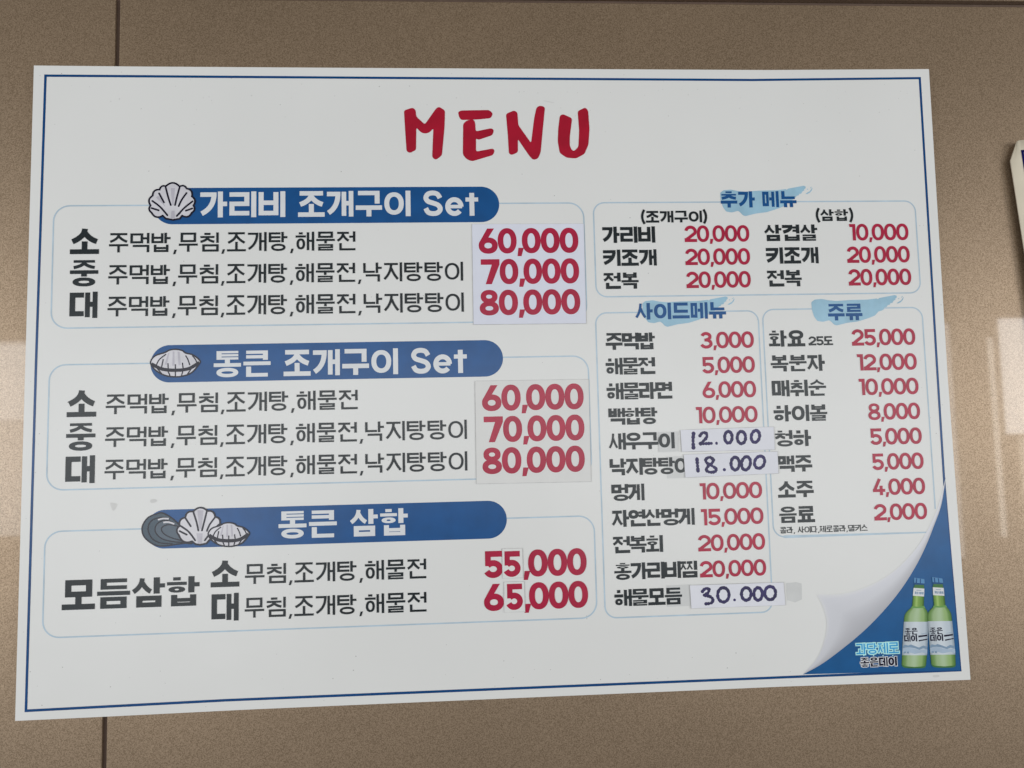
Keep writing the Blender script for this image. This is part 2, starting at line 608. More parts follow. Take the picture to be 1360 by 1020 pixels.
def syllable(P, ch, x, y, w, h, t):
    k = ord(ch) - 0xAC00
    i, v, f = INI[k // 588], VOW[(k % 588) // 28], FIN[k % 28]
    tv, th = t, t * .92
    right = v in 'ㅏㅐㅑㅓㅔㅕㅣ'
    if right:
        yv = h * .55 if f else h
        ct, cb = (0.02 * h, h * .54) if f else (h * .03, h * .93)
        if i == 'ㅇ' and not f:
            ct, cb = h * .06, h * .94
        if v in 'ㅐㅔ':
            t2 = min(tv, w * .175)
            s2 = w - t2
            gap = max(w * .07, w * .27 - t2)
            s1 = s2 - gap - t2
            P.bar(x + s2, y, x + w, y + yv)
            P.bar(x + s1, y + h * .03, x + s1 + t2, y + yv - h * .03 * (not f))
            m = y + (ct + cb) / 2
            a = min(th, yv * .25)
            if v == 'ㅐ':
                P.bar(x + s1, m - a / 2, x + s2 + t2 / 2, m + a / 2)
                ce = s1 - w * .045
            else:
                P.bar(x + s1 - w * .14, m - a / 2, x + s1 + t2 / 2, m + a / 2)
                ce = s1 - w * (.17 if i in 'ㅈㅇㅁㅂㄹㅅ' else .04)
            cons(P, i, x, y + ct, x + ce, y + cb, min(tv, t2 * 1.15), th, True)
        else:
            if v in 'ㅏㅑ':
                br = max(w * .15, w * .27 - tv * .6)
                s = w - br - tv
                ce = s - w * .05
            else:
                s = w - tv
                ce = s - w * (.07 if v == 'ㅣ' else .2)
            P.bar(x + s, y, x + s + tv, y + yv)
            m = y + (ct + cb) / 2
            ms = [m] if v in 'ㅏㅓ' else ([m - h * .12 * (.8 if f else 1.2), m + h * .12 * (.8 if f else 1.2)] if v in 'ㅑㅕ' else [])
            for mm in ms:
                a = min(th, yv * .26)
                if v in 'ㅏㅑ':
                    P.bar(x + s + tv / 2, mm - a / 2, x + w, mm + a / 2)
                else:
                    P.bar(x + ce - w * .0, mm - a / 2, x + s + tv / 2, mm + a / 2)
            cons(P, i, x, y + ct, x + ce, y + cb, tv, th, True)
        if f:
            cons(P, f, x + w * .13, y + h * .615, x + w * (1.0 if v not in 'ㅏㅑ' else .90), y + h, tv, th)
    elif v in 'ㅗㅛㅜㅠㅡ':
        if f:
            tb = min(th, h * .14)
            sv = min(tv, w * .2)
            if v == 'ㅡ':
                c1, yb, fy = .36, .42 * h, .61
            elif v in 'ㅗㅛ':
                c1, yb, fy = .33, .465 * h, .645
            else:
                c1, yb, fy = .335, .385 * h, .66
            cons(P, i, x + w * .1, y, x + w * .9, y + h * c1, tv, min(th, h * .13))
            P.bar(x, y + yb, x + w, y + yb + tb)
            if v in 'ㅗㅛ':
                for q in ([.5] if v == 'ㅗ' else [.34, .66]):
                    P.bar(x + w * q - sv / 2, y + h * (c1 - .03), x + w * q + sv / 2, y + yb + tb / 2)
            if v in 'ㅜㅠ':
                for q in ([.5] if v == 'ㅜ' else [.34, .66]):
                    P.bar(x + w * q - sv / 2, y + yb + tb / 2, x + w * q + sv / 2, y + h * .625)
            cons(P, f, x + w * .1, y + h * fy, x + w * .9, y + h, tv, min(th, h * .14))
        else:
            tb = min(th, h * .19)
            ins = 0.03 if i in 'ㅅㅈㅊ' else 0.09
            if v == 'ㅡ':
                cons(P, i, x + w * ins, y, x + w * (1 - ins), y + h * .62, tv, th)
                P.bar(x, y + h - tb - h * .04, x + w, y + h - h * .04)
            elif v in 'ㅗㅛ':
                cb = .60 if i in 'ㅅㅈㅊㄹ' else .58
                cons(P, i, x + w * ins, y, x + w * (1 - ins), y + h * cb, tv, th)
                P.bar(x, y + h - tb, x + w, y + h)
                for q in ([.5] if v == 'ㅗ' else [.34, .66]):
                    P.bar(x + w * q - tv / 2, y + h * (cb - (.10 if i in 'ㅅㅈㅊ' else .02)), x + w * q + tv / 2, y + h - tb / 2)
            else:
                cb = .50
                yb = h * .57
                cons(P, i, x + w * ins, y, x + w * (1 - ins), y + h * cb, tv, min(th, h * .17))
                P.bar(x, y + yb, x + w, y + yb + tb)
                for q in ([.5] if v == 'ㅜ' else [.32, .68]):
                    P.bar(x + w * q - tv / 2, y + yb + tb / 2, x + w * q + tv / 2, y + h)
    else:
        tb = min(th, h * .17)
        br = w * .14 if v == 'ㅘ' else 0
        s = w - br - tv
        P.bar(x + s, y, x + s + tv, y + h)
        if v == 'ㅘ':
            P.bar(x + s + tv / 2, y + h * .42 - tb / 2, x + w, y + h * .42 + tb / 2)
        ce = s - w * .06
        if v in 'ㅘㅚ':
            cons(P, i, x + w * .03, y + h * .01, x + ce - w * .03, y + h * .58, tv, min(th, h * .15))
            P.bar(x, y + h * .97 - tb, x + ce + w * .02, y + h * .97)
            c = x + ce / 2
            P.bar(c - tv / 2, y + h * .54, c + tv / 2, y + h * .97 - tb / 2)
        else:
            cons(P, i, x + w * .03, y + h * .01, x + ce - w * .03, y + h * .55, tv, min(th, h * .15))
            P.bar(x, y + h * .61, x + ce + w * .02, y + h * .61 + tb)
            c = x + ce / 2
            P.bar(c - tv / 2, y + h * .61 + tb / 2, c + tv / 2, y + h)


def latin(P, ch, x, y, w, h, t):
    x1, y1, cx = x + w, y + h, x + w / 2
    g = t / 2
    if ch == '0':
        P.ring(x, y - h * .01, x1, y1 + h * .01, t, t * .95)
    elif ch == '1':
        P.bar(x1 - t, y, x1, y1)
        f = max(x - w * .1, x1 - t * 2.0)
        P.poly([(f, y), (x1 - t / 2, y), (x1 - t / 2, y + t * .98), (f + t * .12, y + t * .98)])
    elif ch == '2':
        rx, ry = w / 2 - g, h * .29 - g * .4
        cy = y + ry + g
        a = arc(cx, cy, rx, ry, -172, 32, 18)
        P.stroke(a + [(x + t * .55, y1 - t * .75)], t)
        P.bar(x, y1 - t * .98, x1, y1)
        P.bar(x, y1 - t * 1.25, x + t * .9, y1)
    elif ch == '3':
        P.stroke(arc(cx - w * .02, y + h * .28, w * .44 - g, h * .285 - g, -165, 88, 16), t)
        P.stroke(arc(cx - w * .02, y + h * .70, w * .5 - g, h * .31 - g, -88, 165, 16), t)
        P.bar(cx - w * .15, y + h * .5 - g * 1.1, cx + w * .08, y + h * .5 + g * .8)
    elif ch == '4':
        s = x + w * .80
        P.bar(s - t, y + h * .42, s, y1)
        P.stroke([(x + w * .58, y), (x + t * .45, y + h * .72)], t)
        P.bar(x, y + h * .62, x1, y + h * .62 + t * .95)
    elif ch == '5':
        P.bar(x + w * .09, y, x1 - w * .04, y + t * .98)
        P.bar(x + w * .09, y, x + w * .09 + t * .95, y + h * .56)
        P.stroke(arc(cx - w * .01, y + h * .675, w * .5 - g, h * .335 - g, -140, 158, 20), t)
    elif ch == '6':
        P.ring(x, y + h * .36, x1, y1 + h * .01, t, t * .95)
        P.poly([(x + w * .46, y), (x + w * .46 + t * 1.2, y), (x + t * 1.0, y + h * .62), (x + t * .05, y + h * .58)])
    elif ch == '7':
        P.bar(x, y, x1, y + t * .98)
        P.poly([(x1 - t * 1.2, y + t * .5), (x1, y + t * .5), (x1, y + t * .95), (x + w * .24 + t * 1.08, y1), (x + w * .24, y1)])
    elif ch == '8':
        P.ring(x + w * .06, y - h * .01, x1 - w * .06, y + h * .53, t * .95, t * .85)
        P.ring(x, y + h * .44, x1, y1 + h * .01, t, t * .88)
    elif ch == ',':
        P.poly([(x + w * .35, y1 - t * .95), (x + w * .35 + t * .95, y1 - t * .95), (x + w * .22 + t * .62, y1 + h * .12), (x + w * .12, y1 + h * .12)])
    elif ch == '(':
        P.stroke(bez((x1 - g * .6, y - h * .10), (x - w * .2, cx * 0 + y + h * .5), (x1 - g * .6, y1 + h * .10), 10), t)
    elif ch == ')':
        P.stroke(bez((x + g * .6, y - h * .10), (x1 + w * .2, y + h * .5), (x + g * .6, y1 + h * .10), 10), t)
    elif ch == 'S':
        q = [(.97, .25), (.80, .06), (.5, .0), (.18, .05), (.03, .23), (.16, .40), (.5, .49), (.84, .59), (.98, .78), (.82, .95), (.5, 1.0), (.18, .94), (.01, .74)]
        P.stroke(catmull([(x + g + a * (w - t), y + g + b * (h - t)) for a, b in q], 4), t)
    elif ch == 'e':
        yt = y + h * .27
        cy, ry = (yt + y1) / 2, (y1 - yt) / 2 - g * .95
        P.stroke(arc(cx, cy, w / 2 - g, ry, 38, 362, 26), t)
        P.bar(x + g, cy - t * .36, x1 - g * .6, cy + t * .36)
    elif ch == 't':
        s = x + w * .5
        P.bar(s - g, y + h * .10, s + g, y1)
        P.bar(x, y + h * .28, x1, y + h * .28 + t * .85)


ADV = {' ': .36, ',': .30, '(': .34, ')': .34, 'S': .78, 'e': .72, 't': .5, '1': .52}


def shape_text(s, left, right, hmm, t, tight=0.93, grow=0.0, digit_adv=.745, gap=None):
    """letters of s between two board points; hmm = letter height in board mm, t = stroke in parts of it"""
    x0, y0 = left
    x1, y1 = right
    yc = (y0 + y1) / 2
    adv = []
    hang = any(ord(c) >= 0xAC00 for c in s)
    for c in s:
        if ord(c) >= 0xAC00:
            adv.append(1.0)
        elif c.isdigit() and c != '1':
            adv.append(digit_adv)
        elif c == '1':
            adv.append(digit_adv * .56)
        else:
            adv.append(.205 if c == ',' and not hang else ADV.get(c, .7))
    tot = sum(adv)
    # the last letter's side gap does not count
    last = adv[-1] * (1 - tight) if ord(s[-1]) >= 0xAC00 else 0
    u = (x1 - x0) / (tot - last)
    P = Pen(grow)
    x = x0
    top = yc - hmm / 2
    for c, a in zip(s, adv):
        ww = u * a
        if ord(c) >= 0xAC00:
            syllable(P, c, x, top, ww * tight, hmm, t * hmm)
        elif c != ' ':
            k = .93 if c == '1' else 1.0 if c.isdigit() else .9
            latin(P, c, x, top, ww * k, hmm, t * hmm)
        x += ww
    return P.p


def mm_per_px(x, y):
    a, b = B(x, y - 5), B(x, y + 5)
    return (b[1] - a[1]) / 10.0


def write(name, parent, s, xl, yl, xr, yr, hpx, t, mat, h=0.30, **kw):
    k = mm_per_px((xl + xr) / 2, (yl + yr) / 2)
    P = shape_text(s, B(xl, yl), B(xr, yr), hpx * k, t, **kw)
    return Flat().add(P, mat, h).build(name, parent)


def rrect(x0, y0, x1, y1, r, n=8):
    p = []
    for cx, cy, a in ((x1 - r, y0 + r, -90), (x1 - r, y1 - r, 0), (x0 + r, y1 - r, 90), (x0 + r, y0 + r, 180)):
        for i in range(n + 1):
            q = math.radians(a + 90 * i / n)
            p.append((cx + r * math.cos(q), cy + r * math.sin(q)))
    return p


def loop_stroke(p, t):
    P = Pen()
    n = len(p)
    L, R = [], []
    for i in range(n):
        a, b, c = Vector(p[i - 1]), Vector(p[i]), Vector(p[(i + 1) % n])
        d1, d2 = (b - a).normalized(), (c - b).normalized()
        m = Vector((-d1.y, d1.x)) + Vector((-d2.y, d2.x))
        k = t / 2 / max(.4, m.length_squared / 2)
        L.append(tuple(b + m * k))
        R.append(tuple(b - m * k))
    for i in range(n):
        j = (i + 1) % n
        P.poly([L[i], L[j], R[j], R[i]])
    return P.p


# ------------------------------------------------------------------ the wall
def box(name, x0, x1, y0, y1, z0, z1, mat, parent, bevel=0.0):
    import bmesh
    bm = bmesh.new()
    bmesh.ops.create_cube(bm, size=1)
    for v in bm.verts:
        v.co = ((x0 + x1) / 2 + v.co.x * (x1 - x0), (y0 + y1) / 2 + v.co.y * (y1 - y0), (z0 + z1) / 2 + v.co.z * (z1 - z0))
    if bevel:
        bmesh.ops.bevel(bm, geom=bm.edges[:], offset=bevel, segments=3, affect='EDGES', profile=0.5)
    org = parent.location
    for v in bm.verts:
        v.co -= org
    me = bpy.data.meshes.new(name)
    bm.to_mesh(me)
    bm.free()
    me.materials.append(mat)
    return link(name, me, parent)


wall = empty('panel_wall', (0, 0.03, 0.4), 'brown speckled glossy panel wall behind the menu board, with dark joints', 'wall')
SEAM = -0.3741
TOPZ = 2.1815
box('wall_panel', -2.2, SEAM - 0.0021, 0, 0.02, 0.4, TOPZ, M_WALL, wall, 0.0009)
box('wall_panel', SEAM + 0.0021, 2.6, 0, 0.02, 0.4, TOPZ, M_WALL, wall, 0.0009)
box('joint', -2.2, 2.6, 0.0035, 0.03, 0.39, TOPZ + 0.004, M_JOINT, wall)
box('top_trim', -2.2, 2.6, -0.004, 0.03, TOPZ + 0.0042, 2.75, M_WALL2, wall, 0.0015)

# ------------------------------------------------------------------ the menu board
board = empty('menu_board', (0, -0.001, ZC - BH / 2000), 'large white MENU board with navy border and printed price lists on the brown wall', 'menu board')
outline = [B(45, 87), B(180, 88.3), B(515, 90.4), B(1020, 93), B(1233.7, 91.7), B(1238.6, 172), B(1258.6, 500), B(1270.5, 660),
           B(1289, 902.8), B(1040, 911.9), B(340, 941.9), B(137, 952), B(20, 957.5), B(36, 400)]
slab('panel', outline, -5.0, 0.0, M_BOARD, board)
bl = [B(60.5, 100.5), B(515, 103.5), B(1000, 106.3), B(1221.5, 103.8), B(1244, 480), B(1254, 640), B(1275.3, 890), B(1040, 899.5), B(300, 930), B(34.5, 944), B(48, 480)]
Flat().add(loop_stroke(bl, 2.4), M_NAVYLINE, 0.10).build('border_line', board)

# title, traced letter by letter
zm = zoom(520, 120, 4.857)
ttl = [
    [(80, 130), (135, 112), (155, 125), (160, 170), (215, 220), (285, 120), (305, 105), (345, 130), (342, 240), (325, 420), (285, 450), (262, 432), (270, 245), (245, 272), (218, 280), (190, 272), (160, 240), (158, 385), (118, 405), (97, 393), (88, 260)],
    [(428, 140), (450, 130), (630, 127), (655, 150), (640, 180), (560, 188), (450, 192), (437, 175)],
    [(462, 215), (490, 192), (530, 188), (540, 210), (543, 265), (645, 244), (662, 258), (650, 290), (560, 320), (545, 310), (545, 395), (655, 375), (665, 390), (655, 418), (520, 458), (485, 445), (460, 415)],
    [(738, 152), (790, 130), (812, 142), (818, 225), (900, 340), (920, 180), (935, 110), (960, 98), (990, 108), (975, 260), (962, 400), (945, 440), (915, 450), (890, 425), (815, 315), (815, 400), (775, 418), (757, 408), (750, 290)],
    [(1085, 165), (1105, 153), (1165, 180), (1150, 300), (1150, 360), (1165, 388), (1180, 390), (1205, 365), (1210, 260), (1200, 135), (1250, 110), (1268, 130), (1277, 250), (1270, 350), (1245, 410), (1190, 440), (1130, 435), (1085, 405), (1072, 330), (1075, 250)]]


def soften(p, r=5.0):
    """round each corner of a traced outline by a small radius"""
    out, n = [], len(p)
    for i in range(n):
        a, b, c = Vector(p[i - 1]), Vector(p[i]), Vector(p[(i + 1) % n])
        u, v = a - b, c - b
        ru, rv = min(r, u.length * .45), min(r, v.length * .45)
        out += bez(tuple(b + u.normalized() * ru), tuple(b), tuple(b + v.normalized() * rv), 4)
    return out


Flat().add([zm(soften(p, 14)) for p in ttl], M_TITLE, 0.2).build('title_lettering', board)


# ---- section frames
def frame(name, x0, y0, x1, y1, r=12.5):
    return Flat().add(loop_stroke(rrect(x0, y0, x1, y1, r), 1.35), M_FRAME, 0.10).build(name, board)


def fx(*pts):
    return sum(B(*p)[0] for p in pts) / len(pts)


def fy(*pts):
    return sum(B(*p)[1] for p in pts) / len(pts)


sec1 = frame('menu_section', fx((71, 300), (68.5, 400)), fy((110, 272), (715, 271)), fx((776, 300), (779, 415)), fy((100, 433.5), (600, 430.5)), 15)
sec2 = frame('menu_section', fx((65.5, 510), (62, 630)), fy((100, 483.3), (750, 474)), fx((782, 495), (785.5, 630)), fy((100, 651), (620, 635.8)), 15)
sec3 = frame('menu_section', fx((59.5, 730), (57, 820)), fy((90, 706), (760, 685)), fx((789, 705), (792.5, 790)), fy((90, 846.5), (400, 834.5), (770, 821)), 15)
sec4 = frame('menu_section', fx((788, 285), (791.5, 370)), fy((810, 270.3), (1190, 266)), fx((1215.8, 280), (1221.5, 370)), fy((810, 395), (1190, 388.4)), 11)
sec5 = frame('menu_section', fx((791, 430), (795, 540), (803, 790)), fy((810, 415.8), (985, 412.6)), fx((1008, 440), (1014, 555), (1025, 790)), fy((822, 819.5), (1005, 814.3)), 11)

# the drinks frame runs in under the printed page fold on its right
x0, y0_, x1, y1_ = fx((1013.5, 440), (1026.8, 690)), fy((1030, 411.5), (1205, 408)), fx((1225.6, 440), (1241.8, 660)), fy((1040, 712.4), (1215, 708))
P = Pen()
rr = 11.0
path = [B(1231, 707.4)] + [(x0 + rr, y1_)] + [(x0 + rr + rr * math.cos(math.radians(a)), y1_ - rr + rr * math.sin(math.radians(a))) for a in range(90, 181, 10)]
path += [(x0 + rr + rr * math.cos(math.radians(a)), y0_ + rr + rr * math.sin(math.radians(a))) for a in range(180, 271, 10)]
path += [(x1 - rr + rr * math.cos(math.radians(a)), y0_ + rr + rr * math.sin(math.radians(a))) for a in range(270, 361, 10)]
path += [(x1, B(1242, 676)[1])]
path[0] = (path[0][0], y1_)
P.stroke(path, 1.35)
sec6 = Flat().add(P.p, M_FRAME, 0.10).build('menu_section', board)


# ---- banners
def banner(sec, xl, xr, ytl, ybl, ytr, ybr):
    a0, a1 = B(xl, (ytl + ybl) / 2)[0], B(xr, (ytr + ybr) / 2)[0]
    t = (B(xl + 20, ytl)[1] + B(xr - 20, ytr)[1]) / 2
    b = (B(xl + 20, ybl)[1] + B(xr - 20, ybr)[1]) / 2
    return Flat().add([rrect(a0, t, a1, b, (b - t) / 2 - .01, 14)], M_NAVY, 0.16).build('heading_banner', sec)


banner(sec1, 204, 663, 249, 297, 248.6, 296)
banner(sec2, 200, 668, 458, 508.2, 452, 500)
banner(sec3, 193, 673, 678.5, 730, 663.6, 714)

HW = 0.188
write('heading_lettering', sec1, '가리비 조개구이 Set', 266, 270.5, 637, 271, 34, HW, M_WHITE, tight=.92)
write('heading_lettering', sec2, '통큰 조개구이 Set', 284, 483, 622, 479, 34.5, HW, M_WHITE, tight=.92)
write('heading_lettering', sec3, '통큰 삼합', 370, 698, 541.7, 692, 36, HW, M_WHITE, tight=.92)

# ---- size letters and dish rows
SZ = .212
for sec, ch, a, b, c, d in ((sec1, '소', 93.3, 131.8, 303.8, 337.5), (sec1, '중', 93, 130.5, 345.5, 380.5), (sec1, '대', 92.5, 129.5, 387.5, 422.5),
                            (sec2, '소', 89, 128, 518.5, 553.7), (sec2, '중', 88, 126.7, 562, 598.6), (sec2, '대', 87, 126, 605, 642),
                            (sec3, '소', 280, 318, 744.5, 779.5), (sec3, '대', 281, 317, 787.7, 824.6)):
    write('size_lettering', sec, ch, a, (c + d) / 2, b, (c + d) / 2, d - c, SZ, M_BLACK, tight=1.0)
RW = .124
D1, D2 = '주먹밥,무침,조개탕,해물전', '주먹밥,무침,조개탕,해물전,낙지탕탕이'
for sec, s, xl, yl, xr, yr, hp in ((sec1, D1, 145, 322, 472, 320.5, 25.5), (sec1, D2, 144, 363.5, 615, 361.8, 25.5), (sec1, D2, 143, 405.5, 616, 403, 26),
                                   (sec2, D1, 140.6, 537, 475, 530.7, 26), (sec2, D2, 139.8, 580.5, 620, 570.4, 26), (sec2, D2, 139, 624, 620.6, 612, 26),
                                   (sec3, '무침,조개탕,해물전', 325.5, 763, 566, 754.5, 26.3), (sec3, '무침,조개탕,해물전', 325, 807.5, 566.4, 799, 26.3)):
    write('dish_lettering', sec, s, xl, yl, xr, yr, hp, RW, M_BLACK, tight=.90)
write('name_lettering', sec3, '모듬삼합', 82.5, 790, 265, 785, 39.5, .205, M_BLACK, tight=.94)

BP = .225
write('price_lettering', sec3, '55,000', 642, 749.5, 779, 746, 35.5, BP, M_RED, digit_adv=.745)
write('price_lettering', sec3, '65,000', 642.7, 793, 781, 789.6, 35.5, BP, M_RED)

# ---- right-hand lists
brush_pts = [(410, 65), (435, 45), (490, 40), (540, 50), (600, 55), (700, 48), (830, 45), (905, 36), (912, 43), (920, 33), (1000, 18), (1040, 10), (1055, 18), (1052, 32), (1040, 38),
             (1046, 46), (1030, 52), (1020, 72), (1005, 70), (1003, 84), (985, 86), (980, 100), (958, 103), (962, 112), (948, 125), (915, 135), (890, 165), (840, 185), (760, 210), (680, 220), (640, 230),
             (600, 240), (580, 232), (562, 212), (545, 200), (525, 205), (500, 212), (470, 208), (455, 205), (430, 170), (415, 120)]
brush_bits = [[(1052, 72), (1066, 62), (1086, 52), (1100, 30), (1106, 26), (1100, 46), (1084, 64), (1064, 74)],
              [(1084, 30), (1092, 22), (1100, 18), (1094, 28)], [(1062, 40), (1070, 32), (1072, 40)]]


def brush(sec, dx, dy):
    z = zoom(1005 + dx, 390 + dy, 5.667)
    Flat().add([z(soften(brush_pts, 8))] + [z(b) for b in brush_bits], M_BRUSH, 0.16).build('brush_stroke', sec)


brush(sec4, -121, -145.2)
brush(sec5, -224.5, 1.8)
brush(sec6, 0, 0)
HB = .205
write('heading_lettering', sec4, '추가 메뉴', 957, 265, 1057.5, 264.6, 21.5, HB, M_HEADBLUE, tight=.93)
write('heading_lettering', sec5, '사이드메뉴', 844, 413.4, 964, 412.3, 22, HB, M_HEADBLUE, tight=.93)
write('heading_lettering', sec6, '주류', 1099.4, 415, 1145, 414, 22, HB, M_HEADBLUE, tight=.93)
write('note_lettering', sec4, '(조개구이)', 851, 288, 940, 287.6, 15.6, .205, M_BLACK, tight=.93)
write('note_lettering', sec4, '(삼합)', 1083, 286, 1134, 285.6, 15.6, .205, M_BLACK, tight=.93)
IW = .208
for sec, s, xl, yl, xr, yr in (
        (sec4, '가리비', 800, 312, 870, 311.5), (sec4, '키조개', 801, 342.5, 872, 342), (sec4, '전복', 801.6, 373, 848, 372.8),
        (sec4, '삼겹살', 1015, 309.4, 1085.4, 309), (sec4, '키조개', 1017.4, 339.5, 1086.8, 339), (sec4, '전복', 1018.6, 369.9, 1064.6, 369.5),
        (sec6, '화요', 1021, 450, 1069, 449), (sec6, '복분자', 1023.5, 482.7, 1095.3, 481.8), (sec6, '매취순', 1025, 515.7, 1097, 515), (sec6, '하이볼', 1027.4, 549, 1098.5, 548),
        (sec6, '청하', 1029, 582.2, 1077, 581.7), (sec6, '맥주', 1032.4, 616, 1078.4, 615.4), (sec6, '소주', 1033, 650, 1080.4, 649.4), (sec6, '음료', 1035, 683.5, 1082, 683)):
    write('dish_lettering', sec, s, xl, yl, xr, yr, 21.7, IW, M_BLACK, tight=.955)
write('note_lettering', sec6, '25도', 1073.8, 453, 1106, 452.2, 12.0, .205, M_BLACK)
write('note_lettering', sec6, '콜라, 사이다,제로콜라,밀키스', 1036, 704, 1152, 701, 8.6, .14, M_BLACK, tight=.93)
for s, xl, yl, xr, yr in (('주먹밥', 804.4, 453.3, 869.7, 453), ('해물전', 804.4, 486.3, 870, 486), ('해물라면', 805.6, 519.4, 892.6, 518.6), ('백합탕', 808, 552.8, 873, 552.5),
                          ('새우구이', 808.8, 586, 895.7, 585), ('낙지탕탕이', 809.7, 620, 917.8, 618.3), ('멍게', 812, 654.3, 855.7, 653.5), ('자연산멍게', 812.8, 688, 922.4, 686.6),
                          ('전복회', 814, 723.6, 880.4, 722), ('홍가리비찜', 815.8, 758.6, 926, 756.3), ('해물모듬', 816, 793.5, 905.8, 792)):
    write('dish_lettering', sec5, s, xl, yl, xr, yr, 22.4, .20, M_BLACK, tight=1.03)
SP = .19
for sec, s, xl, yl, xr, yr in (
        (sec4, '20,000', 909, 310.7, 995, 310), (sec4, '20,000', 910, 341.3, 996, 340.5), (sec4, '20,000', 911.4, 371.7, 997, 371),
        (sec4, '10,000', 1127.7, 308.5, 1206.3, 308), (sec4, '20,000', 1124.8, 338.4, 1208, 337.6), (sec4, '20,000', 1126.8, 368.5, 1210, 367.5),
        (sec5, '3,000', 929.7, 452, 1001, 451), (sec5, '5,000', 931.8, 485, 1002.4, 484), (sec5, '6,000', 932.9, 517.7, 1004, 516.8), (sec5, '10,000', 923.5, 551.3, 1006, 550),
        (sec5, '10,000', 928.3, 652.6, 1012, 650.6), (sec5, '15,000', 930, 686.7, 1013.8, 685), (sec5, '20,000', 927, 721, 1016, 719.4), (sec5, '20,000', 929.4, 755.8, 1017.4, 753.6),
        (sec6, '25,000', 1131, 448.3, 1215.3, 447), (sec6, '12,000', 1137.7, 481.3, 1217.3, 480), (sec6, '10,000', 1140, 514, 1219.7, 512.5), (sec6, '8,000', 1152.9, 547, 1221.7, 545.5),
        (sec6, '5,000', 1155, 580, 1224, 578.5), (sec6, '5,000', 1157.6, 613.5, 1226.4, 611.7), (sec6, '4,000', 1159, 647, 1228.4, 645.3), (sec6, '2,000', 1160.7, 680.5, 1231, 678.5)):
    write('price_lettering', sec, s, xl, yl, xr, yr, 21.8, SP, M_RED)


# ---- shell pictures
def shell_art(name, sec, z, knots, ribs, base, lw, h=0.34, shade=None):
    """scallop: lobed outline between knots, dark outline, dark ribs"""
    n = len(knots)
    c = (sum(p[0] for p in knots) / n, sum(p[1] for p in knots) / n)
    pts = []
    for i in range(n - 1):
        a, b = Vector(knots[i]), Vector(knots[i + 1])
        m = (a + b) / 2
        d = b - a
        nr = Vector((-d.y, d.x)).normalized()
        if nr.dot(m - Vector(c)) < 0:
            nr = -nr
        pts += bez(tuple(a), tuple(m + nr * d.length * .52), tuple(b), 8)[:-1]
    pts += [knots[-1]] + base
    F = Flat()
    F.add([z(pts)], M_SHELL, h)
    if shade:
        F.add([z(q) for q in shade], M_SHELLDARK, h + .04)
    P = Pen()
    for r in ribs:
        q = z(catmull(r, 5) if len(r) > 2 else r)
        P.stroke(q, lw)
        P.disc(q[0], lw / 2), P.disc(q[-1], lw / 2)
    F.add(loop_stroke(z(pts), lw) + P.p, M_LINE, h + .08)
    return F.build(name, sec)


z5 = zoom(60, 235, 4.0)
shell_art('scallop_picture', sec1, z5,
          [(625, 206), (566, 190), (561, 152), (572, 100), (609, 68), (642, 50), (715, 52), (752, 62), (780, 104), (788, 152), (780, 190), (728, 206)],
          [[(641, 56), (655, 110), (668, 150)], [(715, 56), (700, 110), (691, 150)], [(606, 88), (632, 136)], [(752, 86), (726, 122), (710, 156)],
           [(570, 128), (612, 160), (650, 204)], [(784, 130), (740, 165), (702, 206)], [(566, 166), (604, 178)], [(782, 168), (748, 180)], [(700, 208), (716, 192)]],
          [(716, 222), (680, 229), (642, 222)], 1.75, shade=[[(668, 60), (690, 60), (684, 150), (675, 150)], [(672, 180), (688, 180), (690, 222), (668, 222)], [(590, 110), (602, 100), (630, 140), (640, 160)]])
z8 = zoom(180, 660, 8.5)
mus = [(75, 372), (92, 300), (150, 228), (240, 192), (290, 178), (360, 205), (440, 262), (505, 330), (560, 420), (640, 520), (560, 522), (440, 538), (340, 552), (250, 550), (170, 515), (100, 450)]
F = Flat()
mz = z8(catmull(mus, 5, True))
F.add([mz], M_MUSSEL, .30)
inner = [(225, 370), (250, 305), (320, 268), (400, 290), (500, 330), (600, 500), (560, 510), (420, 510), (300, 470), (240, 420)]
F.add([z8(catmull(inner, 5, True))], M_MUSSEL2, .34)
P = Pen()
for q in ([(390, 250), (300, 232), (200, 255), (148, 320), (150, 400), (200, 480), (290, 520), (420, 528)],
          [(440, 300), (340, 262), (250, 300), (222, 365), (245, 425), (320, 480), (460, 508), (600, 512)],
          [(480, 330), (380, 312), (310, 335), (295, 375), (330, 420), (410, 462), (540, 496)]):
    P.stroke(z8(catmull(q, 5)), 1.15)
F.add(loop_stroke(mz, 1.3) + P.p, M_LINE, .38)
P = Pen()
P.stroke(z8(catmull([(255, 258), (310, 244), (378, 246)], 5)), 1.5)
P.stroke(z8(catmull([(315, 288), (375, 284), (440, 304)], 5)), 1.5)
F.add(P.p, M_SHELL, .42)
F.build('mussel_picture', sec3)
shell_art('scallop_picture', sec3, z8,
          [(640, 500), (492, 430), (500, 325), (565, 232), (654, 165), (815, 158), (900, 225), (955, 300), (950, 372), (850, 470)],
          [[(655, 170), (690, 280), (712, 378)], [(806, 165), (780, 270), (752, 378)], [(565, 238), (625, 330)], [(895, 235), (840, 310), (808, 382)],
           [(500, 320), (600, 390), (676, 490)], [(500, 385), (580, 425)], [(945, 310), (860, 390), (785, 488)]],
          [(800, 525), (730, 540), (680, 532)], 1.65, h=.46, shade=[[(700, 150), (770, 150), (745, 360), (722, 360)], [(690, 410), (760, 410), (750, 528), (705, 528)]])


